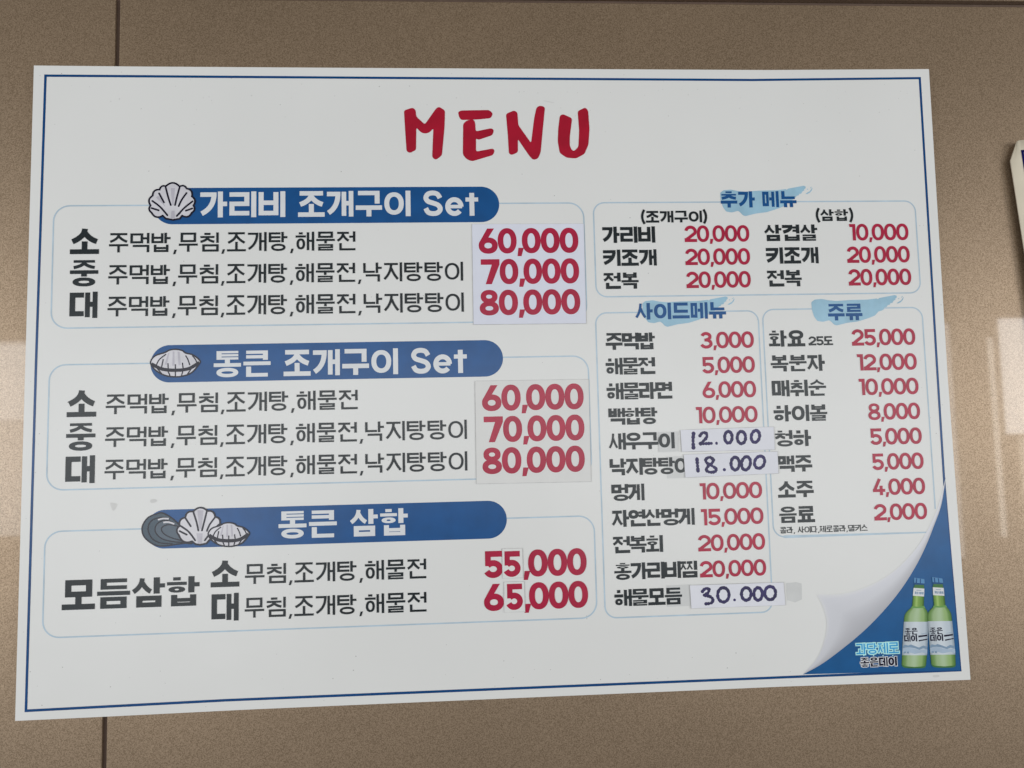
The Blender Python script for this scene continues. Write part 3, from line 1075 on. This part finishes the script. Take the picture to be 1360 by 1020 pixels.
def clam(sec, z, h):
    out = [(825, 405), (868, 352), (955, 322), (1000, 298), (1060, 290), (1118, 302), (1150, 326), (1220, 346), (1284, 402), (1268, 445), (1205, 518), (1125, 550), (1050, 558), (960, 545), (880, 502), (835, 450)]
    oz = z(catmull(out, 5, True))
    F = Flat()
    F.add([oz], M_SHELL, h)
    F.add([z([(1030, 310), (1045, 310), (1048, 450), (1025, 450)]), z([(1075, 310), (1095, 315), (1105, 440), (1085, 450)]), z([(985, 330), (1000, 320), (975, 440), (955, 440)])], M_SHELLDARK, h + .03)
    P = Pen()
    P.stroke(z(catmull([(832, 432), (930, 482), (1060, 494), (1180, 478), (1278, 418)], 6)), 3.2)
    for q in ([(968, 338), (905, 390), (875, 450)], [(942, 385), (925, 470)], [(985, 425), (988, 480)], [(1055, 435), (1055, 485)], [(1120, 420), (1128, 480)], [(1150, 350), (1172, 390), (1190, 445)], [(1212, 350), (1240, 385), (1258, 425)],
              [(880, 470), (930, 532)], [(985, 500), (1005, 548)], [(1055, 505), (1055, 555)], [(1125, 500), (1112, 548)], [(1200, 485), (1168, 532)]):
        P.stroke(z(catmull(q, 4) if len(q) > 2 else q), 1.15)
    F.add(loop_stroke(oz, 1.4) + P.p, M_LINE, h + .06)
    F.build('clam_picture', sec)


clam(sec3, z8, .60)
# the same clam, larger, on the second banner: mapped from the small one's box to (200..266, 464..500)
clam(sec2, lambda pts: [B(200 + (x - 822) * 66 / 464, 464 + (y - 290) * 36.5 / 268) for x, y in pts], .34)

# ---- printed page fold in the lower right corner
zc = zoom(1040, 640, 3.642)
fold_out = catmull([(786, -22), (765, 110), (730, 210), (690, 310), (640, 410), (570, 520), (480, 630), (380, 730), (270, 820), (180, 885), (95, 931)], 5)
fold_in = catmull([(786, -22), (748, 125), (700, 230), (640, 325), (560, 410), (470, 475), (370, 520), (270, 543), (160, 543)], 6)
fold_left = catmull([(160, 543), (190, 600), (210, 680), (200, 760), (165, 850), (95, 931)], 5)
blue = zc(fold_out) + [B(1275.3, 890.0), B(1254, 640)]
fold_blue = Flat().add([blue], M_FOLDBLUE, 0.14).build('fold_backing', board)


def fold_mat():
    m, nt, p = new_mat('page_fold_print')
    N, L = nt.nodes, nt.links
    uv = N.new('ShaderNodeUVMap')
    sp = N.new('ShaderNodeSeparateXYZ')
    L.new(uv.outputs['UV'], sp.inputs[0])
    r = N.new('ShaderNodeValToRGB')
    cr = r.color_ramp
    cols = [(0.0, (0.80, 0.805, 0.82)), (0.15, (0.73, 0.74, 0.79)), (0.5, (0.70, 0.71, 0.755)), (0.78, (0.57, 0.575, 0.615)), (1.0, (0.48, 0.485, 0.52))]
    cr.elements[0].position, cr.elements[0].color = cols[0][0], cols[0][1] + (1,)
    cr.elements[1].position, cr.elements[1].color = cols[-1][0], cols[-1][1] + (1,)
    for q, c in cols[1:-1]:
        e = cr.elements.new(q)
        e.color = c + (1,)
    L.new(sp.outputs[0], r.inputs['Fac'])
    # the print gets darker towards the lower tip of the fold
    mr = N.new('ShaderNodeMapRange')
    mr.inputs['From Min'].default_value = 0.0
    mr.inputs['From Max'].default_value = 1.0
    mr.inputs['To Min'].default_value = 1.10
    mr.inputs['To Max'].default_value = 0.88
    L.new(sp.outputs[1], mr.inputs['Value'])
    mul = N.new('ShaderNodeVectorMath')
    mul.operation = 'SCALE'
    L.new(r.outputs['Color'], mul.inputs[0])
    L.new(mr.outputs['Result'], mul.inputs['Scale'])
    L.new(mul.outputs['Vector'], p.inputs['Base Color'])
    p.inputs['Roughness'].default_value = 0.34
    return m


def resample(p, n):
    L = [0.0]
    for i in range(1, len(p)):
        L.append(L[-1] + math.dist(p[i], p[i - 1]))
    out, j = [], 0
    for k in range(n + 1):
        d = L[-1] * k / n
        while j < len(p) - 2 and L[j + 1] < d:
            j += 1
        t = (d - L[j]) / max(1e-9, L[j + 1] - L[j])
        out.append((p[j][0] + (p[j + 1][0] - p[j][0]) * t, p[j][1] + (p[j + 1][1] - p[j][1]) * t))
    return out


NA, NB = 60, 14
A = resample(zc(fold_in) + zc(fold_left)[1:], NA)
O = resample(zc(fold_out), NA)
verts, faces, uvs = [], [], []
for i in range(NA + 1):
    for j in range(NB + 1):
        t = j / NB
        x, y = A[i][0] * (1 - t) + O[i][0] * t, A[i][1] * (1 - t) + O[i][1] * t
        verts.append(((x - BW / 2) / 1000 - board.location.x, FACE_Y - 0.00022 - board.location.y, ZC + (BH / 2 - y) / 1000 - board.location.z))
        uvs.append((t, i / NA))
for i in range(NA):
    for j in range(NB):
        a = i * (NB + 1) + j
        faces.append((a, a + NB + 1, a + NB + 2, a + 1))
me = bpy.data.meshes.new('page_fold_picture')
me.from_pydata(verts, [], faces)
ul = me.uv_layers.new(name='UVMap')
for lp in me.loops:
    ul.data[lp.index].uv = uvs[lp.vertex_index]
me.materials.append(fold_mat())
link('page_fold_picture', me, board)

M_SKYTEXT = print_mat('advert_sky_ink', ink_rgb(62, 140, 190))
M_SKYGLOW = print_mat('advert_pale_ink', ink_rgb(160, 208, 228))
M_ADDARK = print_mat('advert_dark_ink', ink_rgb(30, 32, 62))
k = mm_per_px(1165, 865)
F = Flat()
F.add(shape_text('과당제로', B(1137, 861.5), B(1193.5, 860.5), 14.2 * k, .13, grow=1.0), M_SKYGLOW, .26)
F.add(shape_text('과당제로', B(1137, 861.5), B(1193.5, 860.5), 14.2 * k, .125), M_SKYTEXT, .32)
F.add(shape_text('좋은데이', B(1142.5, 879.8), B(1191, 878.0), 12.2 * k, .235, grow=.6), M_WHITE, .26)
F.add(shape_text('좋은데이', B(1142.5, 879.8), B(1191, 878.0), 12.2 * k, .235), M_ADDARK, .32)
P = Pen()
for q in (1147, 1160, 1172.5, 1185.5):
    P.disc(B(q, 870.6), .65)
F.add(P.p, M_SKYGLOW, .36)
F.build('advert_lettering', board)

M_GLASS = print_mat('bottle_green_ink', ink_rgb(124, 158, 108))
M_GLASSD = print_mat('bottle_dark_green_ink', ink_rgb(72, 108, 72))
M_GLASSM = print_mat('bottle_mid_green_ink', ink_rgb(100, 140, 84))
M_GLASSL = print_mat('bottle_pale_green_ink', ink_rgb(150, 178, 138))
M_CAP = print_mat('bottle_cap_ink', ink_rgb(86, 128, 166))
M_CAPD = print_mat('bottle_cap_dark_ink', ink_rgb(44, 78, 118))
M_LABEL = print_mat('bottle_label_ink', ink_rgb(176, 188, 198))
M_HILL = print_mat('label_hill_ink', ink_rgb(118, 138, 158))
M_HILLP = print_mat('label_pale_hill_ink', ink_rgb(150, 166, 182))
zb = zoom(1120, 760, 7.288)


def lerp(a, b, t):
    return (a[0] + (b[0] - a[0]) * t, a[1] + (b[1] - a[1]) * t)


def ramp_mat(name, stops):
    """printed picture with a tone that runs across its width"""
    m, nt, p = new_mat(name)
    N, L = nt.nodes, nt.links
    uv = N.new('ShaderNodeUVMap')
    sp = N.new('ShaderNodeSeparateXYZ')
    L.new(uv.outputs['UV'], sp.inputs[0])
    rp = N.new('ShaderNodeValToRGB')
    cr = rp.color_ramp
    cr.interpolation = 'EASE'
    cr.elements[0].position, cr.elements[0].color = stops[0][0], stops[0][1] + (1,)
    cr.elements[1].position, cr.elements[1].color = stops[-1][0], stops[-1][1] + (1,)
    for q, c in stops[1:-1]:
        e = cr.elements.new(q)
        e.color = c + (1,)
    L.new(sp.outputs[0], rp.inputs['Fac'])
    L.new(rp.outputs['Color'], p.inputs['Base Color'])
    p.inputs['Roughness'].default_value = 0.25
    return m


def strip(name, sections, z, mat, h, parent, n=10):
    org = Vector((0, 0, 0))
    P = parent
    while P is not None:
        org += P.location
        P = P.parent
    vs_, fs, uv = [], [], []
    for y, xl, xr in sections:
        for i in range(n + 1):
            q = z([(xl + (xr - xl) * i / n, y)])[0]
            vs_.append(((q[0] - BW / 2) / 1000 - org.x, FACE_Y - h / 1000 - org.y, ZC + (BH / 2 - q[1]) / 1000 - org.z))
            uv.append((i / n, 0.5))
    for j in range(len(sections) - 1):
        for i in range(n):
            a_ = j * (n + 1) + i
            fs.append((a_, a_ + n + 1, a_ + n + 2, a_ + 1))
    me = bpy.data.meshes.new(name)
    me.from_pydata(vs_, [], fs)
    ul = me.uv_layers.new(name='UVMap')
    for lp in me.loops:
        ul.data[lp.index].uv = uv[lp.vertex_index]
    me.materials.append(mat)
    return link(name, me, parent)


def g(r_, g_, b_):
    return ink_rgb(r_, g_, b_, .045, .72)


M_BODY = ramp_mat('bottle_body_print', [(0, g(86, 112, 74)), (.10, g(112, 140, 92)), (.28, g(150, 172, 134)), (.5, g(162, 182, 150)), (.78, g(142, 168, 118)), (.92, g(104, 134, 86)), (1, g(80, 108, 70))])
M_NECK = ramp_mat('bottle_neck_print', [(0, g(78, 106, 68)), (.18, g(120, 150, 86)), (.35, g(150, 178, 112)), (.55, g(124, 154, 90)), (.75, g(110, 142, 82)), (1, g(74, 102, 66))])
M_LAB = ramp_mat('bottle_label_print', [(0, g(142, 152, 160)), (.15, g(176, 184, 190)), (.5, g(192, 200, 206)), (.85, g(176, 186, 194)), (1, g(140, 152, 162))])


def bottle(T, h):
    """one printed bottle; T maps the drawing of the left bottle to its place"""
    def z(p):
        return zb([T(*q) for q in p])
    o = strip('bottle_picture', [(340, 655, 787), (350, 645, 794), (364, 628, 804), (380, 612, 812), (396, 600, 818), (412, 592, 822), (440, 586, 822), (620, 575, 816), (800, 566, 808),
                                 (892, 562, 800), (908, 566, 797), (918, 578, 790), (925, 600, 778), (929, 640, 750)], z, M_BODY, h, board)
    strip('neck_picture', [(118, 690, 778), (150, 677, 781), (230, 670, 780), (322, 664, 778), (341, 654, 788)], z, M_NECK, h + .02, o)
    F = Flat()
    F.add([z([(690, 119), (778, 119), (780, 152), (676, 152)])], M_GLASSD, h + .04)
    Flat().add([z([(664, 326), (720, 334), (779, 324), (790, 344), (720, 348), (652, 344)])], M_GLASSM, h + .04).build('shoulder_shade', o)
    Flat().add([z([(562, 890), (592, 908), (690, 916), (785, 908), (799, 893), (797, 908), (790, 918), (778, 925), (750, 929), (640, 929), (600, 925), (578, 918), (566, 908)])], M_GLASSD, h + .04).build('base_shade', o)
    F.add([z([(684, 52), (782, 66), (785, 122), (682, 118)])], M_CAP, h + .06)
    F.add([z([(684, 100), (784, 108), (785, 122), (682, 118)]), z([(700, 58), (712, 60), (710, 105), (698, 103)]), z([(738, 62), (748, 64), (748, 108), (738, 107)])], M_CAPD, h + .07)
    F.build('cap_picture', o)
    F = Flat()
    F.add([z([(678, 150), (782, 158), (779, 234), (671, 226)])], M_WHITE, h + .06)
    P = [z([(690, 186), (702, 186), (702, 210), (690, 210)]), z([(706, 188), (718, 188), (718, 212), (706, 212)]), z([(726, 190), (736, 190), (736, 212), (726, 212)]), z([(740, 190), (756, 190), (756, 213), (740, 213)]), z([(760, 191), (774, 191), (774, 214), (760, 214)]),
         z([(705, 170), (752, 172), (752, 177), (705, 175)])]
    F.add(P, M_HILL, h + .09)
    F.build('neck_label', o)
    strip('label_picture', [(478, 583, 821), (560, 579, 818), (640, 575, 815), (720, 571, 812), (802, 567, 808)], z, M_LAB, h + .06, o)
    F = Flat()
    F.add([z([(573, 715), (595, 700), (625, 708), (650, 698), (690, 712), (730, 728), (770, 708), (812, 720), (811, 745), (770, 735), (735, 750), (690, 735), (640, 725), (600, 728), (573, 735)])], M_HILL, h + .09)
    F.add([z([(573, 736), (640, 726), (735, 751), (811, 746), (809, 790), (760, 775), (690, 790), (620, 770), (570, 780)])], M_HILLP, h + .08)
    F.add([z([(580, 770), (600, 764), (606, 782), (582, 785)]), z([(612, 768), (632, 766), (634, 786), (612, 784)])], M_HILL, h + .10)
    F.add([z([(722, 612), (810, 602), (810, 618), (724, 630)]), z([(726, 656), (812, 642), (812, 652), (728, 669)])], M_ADDARK, h + .09)
    F.add([z([(750, 595), (806, 585), (806, 588), (750, 598)])], M_HILL, h + .09)
    for s_, a_, b_, hh in (('좋은', (592, 568), (716, 574), 66), ('데이', (586, 636), (712, 640), 66)):
        l_, r_ = z([a_])[0], z([b_])[0]
        F.add(shape_text(s_, l_, r_, hh / 7.288 * k, .23), M_ADDARK, h + .12)
    F.build('label_lettering', o)


bottle(lambda x, y: (x, y), .40)


def tb(x, y):
    # right-hand bottle: a little further right and leaning the other way
    return (x + 172 + (y - 60) * 0.136, y - 6 + (x - 690) * -0.012)


bottle(tb, .60)


# ---- smears and fly specks the board has picked up
M_SMUDGE = print_mat('grey_smudge', (0.68, 0.68, 0.665), 0.4, 0.4, 0.06)
M_DUST = print_mat('dark_dust', (0.30, 0.29, 0.28), 0.7, 0.2, 0.5)
F = Flat()
F.add([[B(*q) for q in soften(p, 3)] for p in (
    [(146, 667), (157, 669), (153, 677), (150, 679), (147, 672)], [(199, 664), (205, 662), (210, 665), (205, 668), (200, 668)],
    [(1238, 897), (1247, 896), (1248, 899), (1240, 900)], [(722, 133), (736, 136), (736, 137.2), (722, 134.4)])], M_SMUDGE, .07)
sp = []
rnd = random.Random(21)
for i in range(210):
    e = rnd.random()
    if e < .45:
        u, v = rnd.uniform(4, BW - 4), abs(rnd.gauss(0, 26)) + 3
    elif e < .62:
        u, v = rnd.uniform(4, BW - 4), BH - 4 - abs(rnd.gauss(0, 20))
    elif e < .8:
        u, v = (rnd.choice((4, BW - 4)), rnd.uniform(5, BH - 5))
        u += abs(rnd.gauss(0, 14)) * (1 if u < 50 else -1)
    else:
        u, v = rnd.uniform(8, BW - 8), rnd.uniform(8, BH - 8)
    rr_ = rnd.choice((.18, .22, .28, .28, .4))
    a0 = rnd.random() * 6
    sp.append([(u + rr_ * rnd.uniform(.7, 1.6) * math.cos(a0 + t), v + rr_ * rnd.uniform(.6, 1.1) * math.sin(a0 + t)) for t in (0, 1.05, 2.1, 3.15, 4.2, 5.25)])
F.add(sp, M_DUST, .06)
F.build('dirt_marks', board)['kind'] = 'stuff'

# ------------------------------------------------------------------ papers stuck on the board
def sticker(name, corners, h0, h1, mat, label, cat, group=None, rim=True):
    pts = [B(*c) for c in corners]
    cx, cy = sum(p[0] for p in pts) / len(pts), sum(p[1] for p in pts) / len(pts)
    root = empty(name, ((cx - BW / 2) / 1000, FACE_Y - h0 / 1000, ZC + (BH / 2 - cy) / 1000), label, cat, group)
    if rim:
        slab('edge_shade_rim', [(cx + (p[0] - cx) * (1 + .32 / abs(p[0] - cx)), cy + (p[1] - cy) * (1 + .32 / abs(p[1] - cy))) for p in pts], h0 - .04, h0 + .04, M_EDGE, root)
    slab('paper', pts, h0 + .05, h1, mat, root)
    return root


GP = 'printed price papers stuck over the set prices'
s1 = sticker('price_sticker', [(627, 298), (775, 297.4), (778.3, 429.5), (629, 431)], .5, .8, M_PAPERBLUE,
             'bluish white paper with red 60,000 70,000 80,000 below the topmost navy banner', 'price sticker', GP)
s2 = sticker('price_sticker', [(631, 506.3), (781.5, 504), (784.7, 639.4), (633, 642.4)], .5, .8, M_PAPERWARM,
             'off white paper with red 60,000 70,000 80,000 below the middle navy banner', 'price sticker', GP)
for st, s, xl, yl, xr, yr, hp in ((s1, '60,000', 635.6, 319.8, 768, 320, 33), (s1, '70,000', 638.7, 360.7, 769, 360.4, 33), (s1, '80,000', 637, 402, 770.5, 401, 33.2),
                                  (s2, '60,000', 640, 528.4, 775, 526.8, 34), (s2, '70,000', 642.6, 570, 776, 568, 34), (s2, '80,000', 640.6, 612, 776.5, 609.3, 34.5)):
    write('price_lettering', st, s, xl, yl, xr, yr, hp, BP, M_RED, .9)

GD = 'small digit patches stuck over printed prices'
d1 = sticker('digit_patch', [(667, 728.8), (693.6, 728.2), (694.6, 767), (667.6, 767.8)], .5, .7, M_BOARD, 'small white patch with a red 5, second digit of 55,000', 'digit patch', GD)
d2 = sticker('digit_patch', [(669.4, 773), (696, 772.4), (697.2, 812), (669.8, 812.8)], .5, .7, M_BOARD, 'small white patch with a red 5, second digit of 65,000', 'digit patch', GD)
write('digit_lettering', d1, '5', 668, 749, 691.5, 748.4, 34, BP, M_RED, .8)
write('digit_lettering', d2, '5', 671.5, 792.6, 694.5, 792, 34.5, BP, M_RED, .8)

GG = 'grey film patches under dish names'
g1 = sticker('film_patch', [(874, 574), (900, 573), (901, 599.5), (875, 600.5)], .5, .6, M_GREYPATCH, 'greyish square film patch left of the handwritten 12.000 strip, one dark letter on it', 'film patch', GG, rim=False)
P = Pen()
l, r = B(874.6, 585.2), B(895.7, 584.7)
syllable(P, '이', l[0], (l[1] + r[1]) / 2 - 22 * k / 2, r[0] - l[0], 22 * k, .21 * 22 * k)
Flat().add(P.p, M_BLACK, .7).build('patch_lettering', g1)
g2 = sticker('film_patch', [(885, 606.5), (909, 605.5), (910.5, 634.5), (886, 635.5)], .12, .2, M_GREYPATCH, 'greyish film patch tucked under the left end of the handwritten 18.000 strip', 'film patch', GG, rim=False)
g3 = sticker('film_patch', [(885, 777.5), (917, 776), (918, 804.5), (886, 806)], .12, .2, M_GREYPATCH, 'greyish film patch tucked under the left end of the handwritten 30.000 strip', 'film patch', GG, rim=False)
t1 = sticker('clear_tape', [(1044, 774.5), (1057, 773), (1064.5, 775), (1065, 796), (1056, 800), (1045.5, 797)], .1, .18, M_TAPE, 'patch of clear tape on the board right of the handwritten 30.000 strip', 'tape', None, rim=False)

GS = 'handwritten price strips'
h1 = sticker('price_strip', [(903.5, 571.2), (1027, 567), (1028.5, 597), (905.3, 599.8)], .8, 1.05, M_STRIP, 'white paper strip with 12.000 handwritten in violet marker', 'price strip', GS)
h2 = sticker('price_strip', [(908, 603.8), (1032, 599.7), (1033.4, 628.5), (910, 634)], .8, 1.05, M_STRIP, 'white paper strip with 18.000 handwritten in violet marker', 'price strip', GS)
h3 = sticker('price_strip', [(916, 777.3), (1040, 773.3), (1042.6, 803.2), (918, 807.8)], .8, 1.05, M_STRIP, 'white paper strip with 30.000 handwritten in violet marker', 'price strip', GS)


def pen_write(parent, z, strokes, w0=3.1):
    P = Pen()
    for s in strokes:
        wd = w0
        if isinstance(s[0], (int, float)):
            wd, s = s[0], s[1]
        q = z(catmull(s, 6) if len(s) > 2 else s)
        n = len(q)
        t = [wd * (.86 + .2 * math.sin(i * 2.3 + s[0][0]) + .12 * math.sin(i * .7)) for i in range(n)]
        P.stroke(q, t)
        for i in range(n):
            P.disc(q[i], t[i] / 2, 10)
    Flat().add(P.p, M_PEN, 1.15).build('handwriting', parent)


def oval(cx, cy, rx, ry, a0=-110, tilt=0.0, over=25):
    p = []
    for i in range(15):
        a = math.radians(a0 + (360 + over) * i / 14)
        x, y = rx * math.cos(a), ry * math.sin(a)
        p.append((cx + x + y * tilt, cy + y))
    return p


z7 = zoom(795, 555, 5.44)
pen_write(h1, z7, [(3.6, [(684, 108), (680, 160), (683, 215)]), [(728, 132), (748, 108), (775, 112), (778, 140), (750, 172), (732, 188), (770, 186), (812, 184)], (2.6, [(849, 182), (850, 186)]),
                   oval(935, 140, 27, 42, -70), oval(1029, 142, 30, 44, -80), oval(1130, 134, 30, 43, -60, -.1)])
pen_write(h2, z7, [(3.5, [(708, 292), (712, 340), (716, 382)]), [(826, 300), (800, 284), (772, 300), (780, 325), (815, 345), (846, 368), (838, 388), (800, 392), (776, 376), (788, 350), (818, 325), (828, 302)], (2.8, [(904, 370), (906, 374)]),
                   oval(984, 330, 30, 46, -80), oval(1062, 328, 32, 48, -90, -.1), oval(1160, 320, 36, 44, -100, -.15)])
z9 = zoom(795, 700, 5.037)
pen_write(h3, z9, [[(690, 432), (712, 410), (736, 416), (728, 440), (704, 456), (740, 462), (762, 482), (752, 506), (716, 512)], oval(832, 452, 38, 48, -90), (2.6, [(907, 486), (909, 488)]),
                   oval(985, 446, 32, 42, -80), oval(1064, 446, 28, 42, -80), oval(1145, 440, 36, 44, -110)])

# ------------------------------------------------------------------ the neighbouring sign at the right edge of the view
# vinyl sheet on a dark frame standing off the wall, its left edge curling forward
SGY = -0.0095
tl = on_plane(1341.5, 187, SGY)
sign = empty('wall_sign', (tl.x + 0.25, 0, tl.z - 0.62), 'cream edged sign with navy border and curled corner, cut off right of the menu board', 'sign')
ROT = math.radians(4.2)


def sg(u, v, d):
    """sign coordinates in metres (u right, v down from its top left corner) -> local point"""
    x = u * math.cos(ROT) - (-v) * math.sin(ROT)
    z = u * math.sin(ROT) + (-v) * math.cos(ROT)
    return Vector((tl.x + x, SGY - d, tl.z + z)) - sign.location


SW, SH, R0 = 0.50, 0.60, 0.010
nu, nv = 40, 30


def sheet(name, u0, u1, v0, v1, dd, mat, th):
    vs_, fs = [], []
    for i in range(nu + 1):
        # denser towards the left edge
        a = (i / nu) ** 1.8
        for j in range(nv + 1):
            u, v = u0 + (u1 - u0) * a, v0 + (v1 - v0) * j / nv
            curl = -0.0035 * math.exp(-u / 0.006) * math.exp(-v / 0.5)      # the edge rolls back towards the wall
            du = 0.0
            if v < R0 and u < R0:
                du = R0 - math.sqrt(max(0, R0 * R0 - (R0 - v) ** 2)) if u0 == 0 else 0
                du *= (1 - u / R0)
            vs_.append(sg(u + du, v, dd + curl))
    nn = len(vs_)
    vs_ += [p + Vector((0, th, 0)) for p in vs_]
    for i in range(nu):
        for j in range(nv):
            a = i * (nv + 1) + j
            fs.append((a, a + 1, a + nv + 2, a + nv + 1))
            fs.append((nn + a, nn + a + nv + 1, nn + a + nv + 2, nn + a + 1))
    for j in range(nv):
        fs.append((j, nn + j, nn + j + 1, j + 1))
        a = nu * (nv + 1) + j
        fs.append((a, a + 1, nn + a + 1, nn + a))
    for i in range(nu):
        a = i * (nv + 1)
        fs.append((a, a + nv + 1, nn + a + nv + 1, nn + a))
        a = i * (nv + 1) + nv
        fs.append((a, nn + a, nn + a + nv + 1, a + nv + 1))
    me = bpy.data.meshes.new(name)
    me.from_pydata(vs_, [], fs)
    me.materials.append(mat)
    for p in me.polygons:
        p.use_smooth = True
    me.update()
    return link(name, me, sign)


sheet('vinyl_sheet', 0, SW, 0, SH, 0.0, M_CREAM, 0.0012)
sheet('navy_border', 0.0105, SW - 0.0105, 0.0105, SH - 0.0105, 0.0003, M_SIGNNAVY, 0.0002)
sheet('printed_face', 0.0130, SW - 0.013, 0.013, SH - 0.013, 0.0006, M_WHITE, 0.0002)
bk = []
for u, v in ((0.012, 0.012), (SW - .012, 0.012), (SW - .012, SH - .012), (0.012, SH - .012)):
    bk.append((u, v))
vs_ = [sg(u, v, -0.004) for u, v in bk] + [Vector((p.x, 0.0 - sign.location.y - 0.0005, p.z)) for p in [sg(u, v, -0.004) for u, v in bk]]
me = bpy.data.meshes.new('backing_frame')
me.from_pydata(vs_, [], [(0, 3, 2, 1), (4, 5, 6, 7), (0, 1, 5, 4), (1, 2, 6, 5), (2, 3, 7, 6), (3, 0, 4, 7)])
me.materials.append(M_SIGNBACK)
link('backing_frame', me, sign)
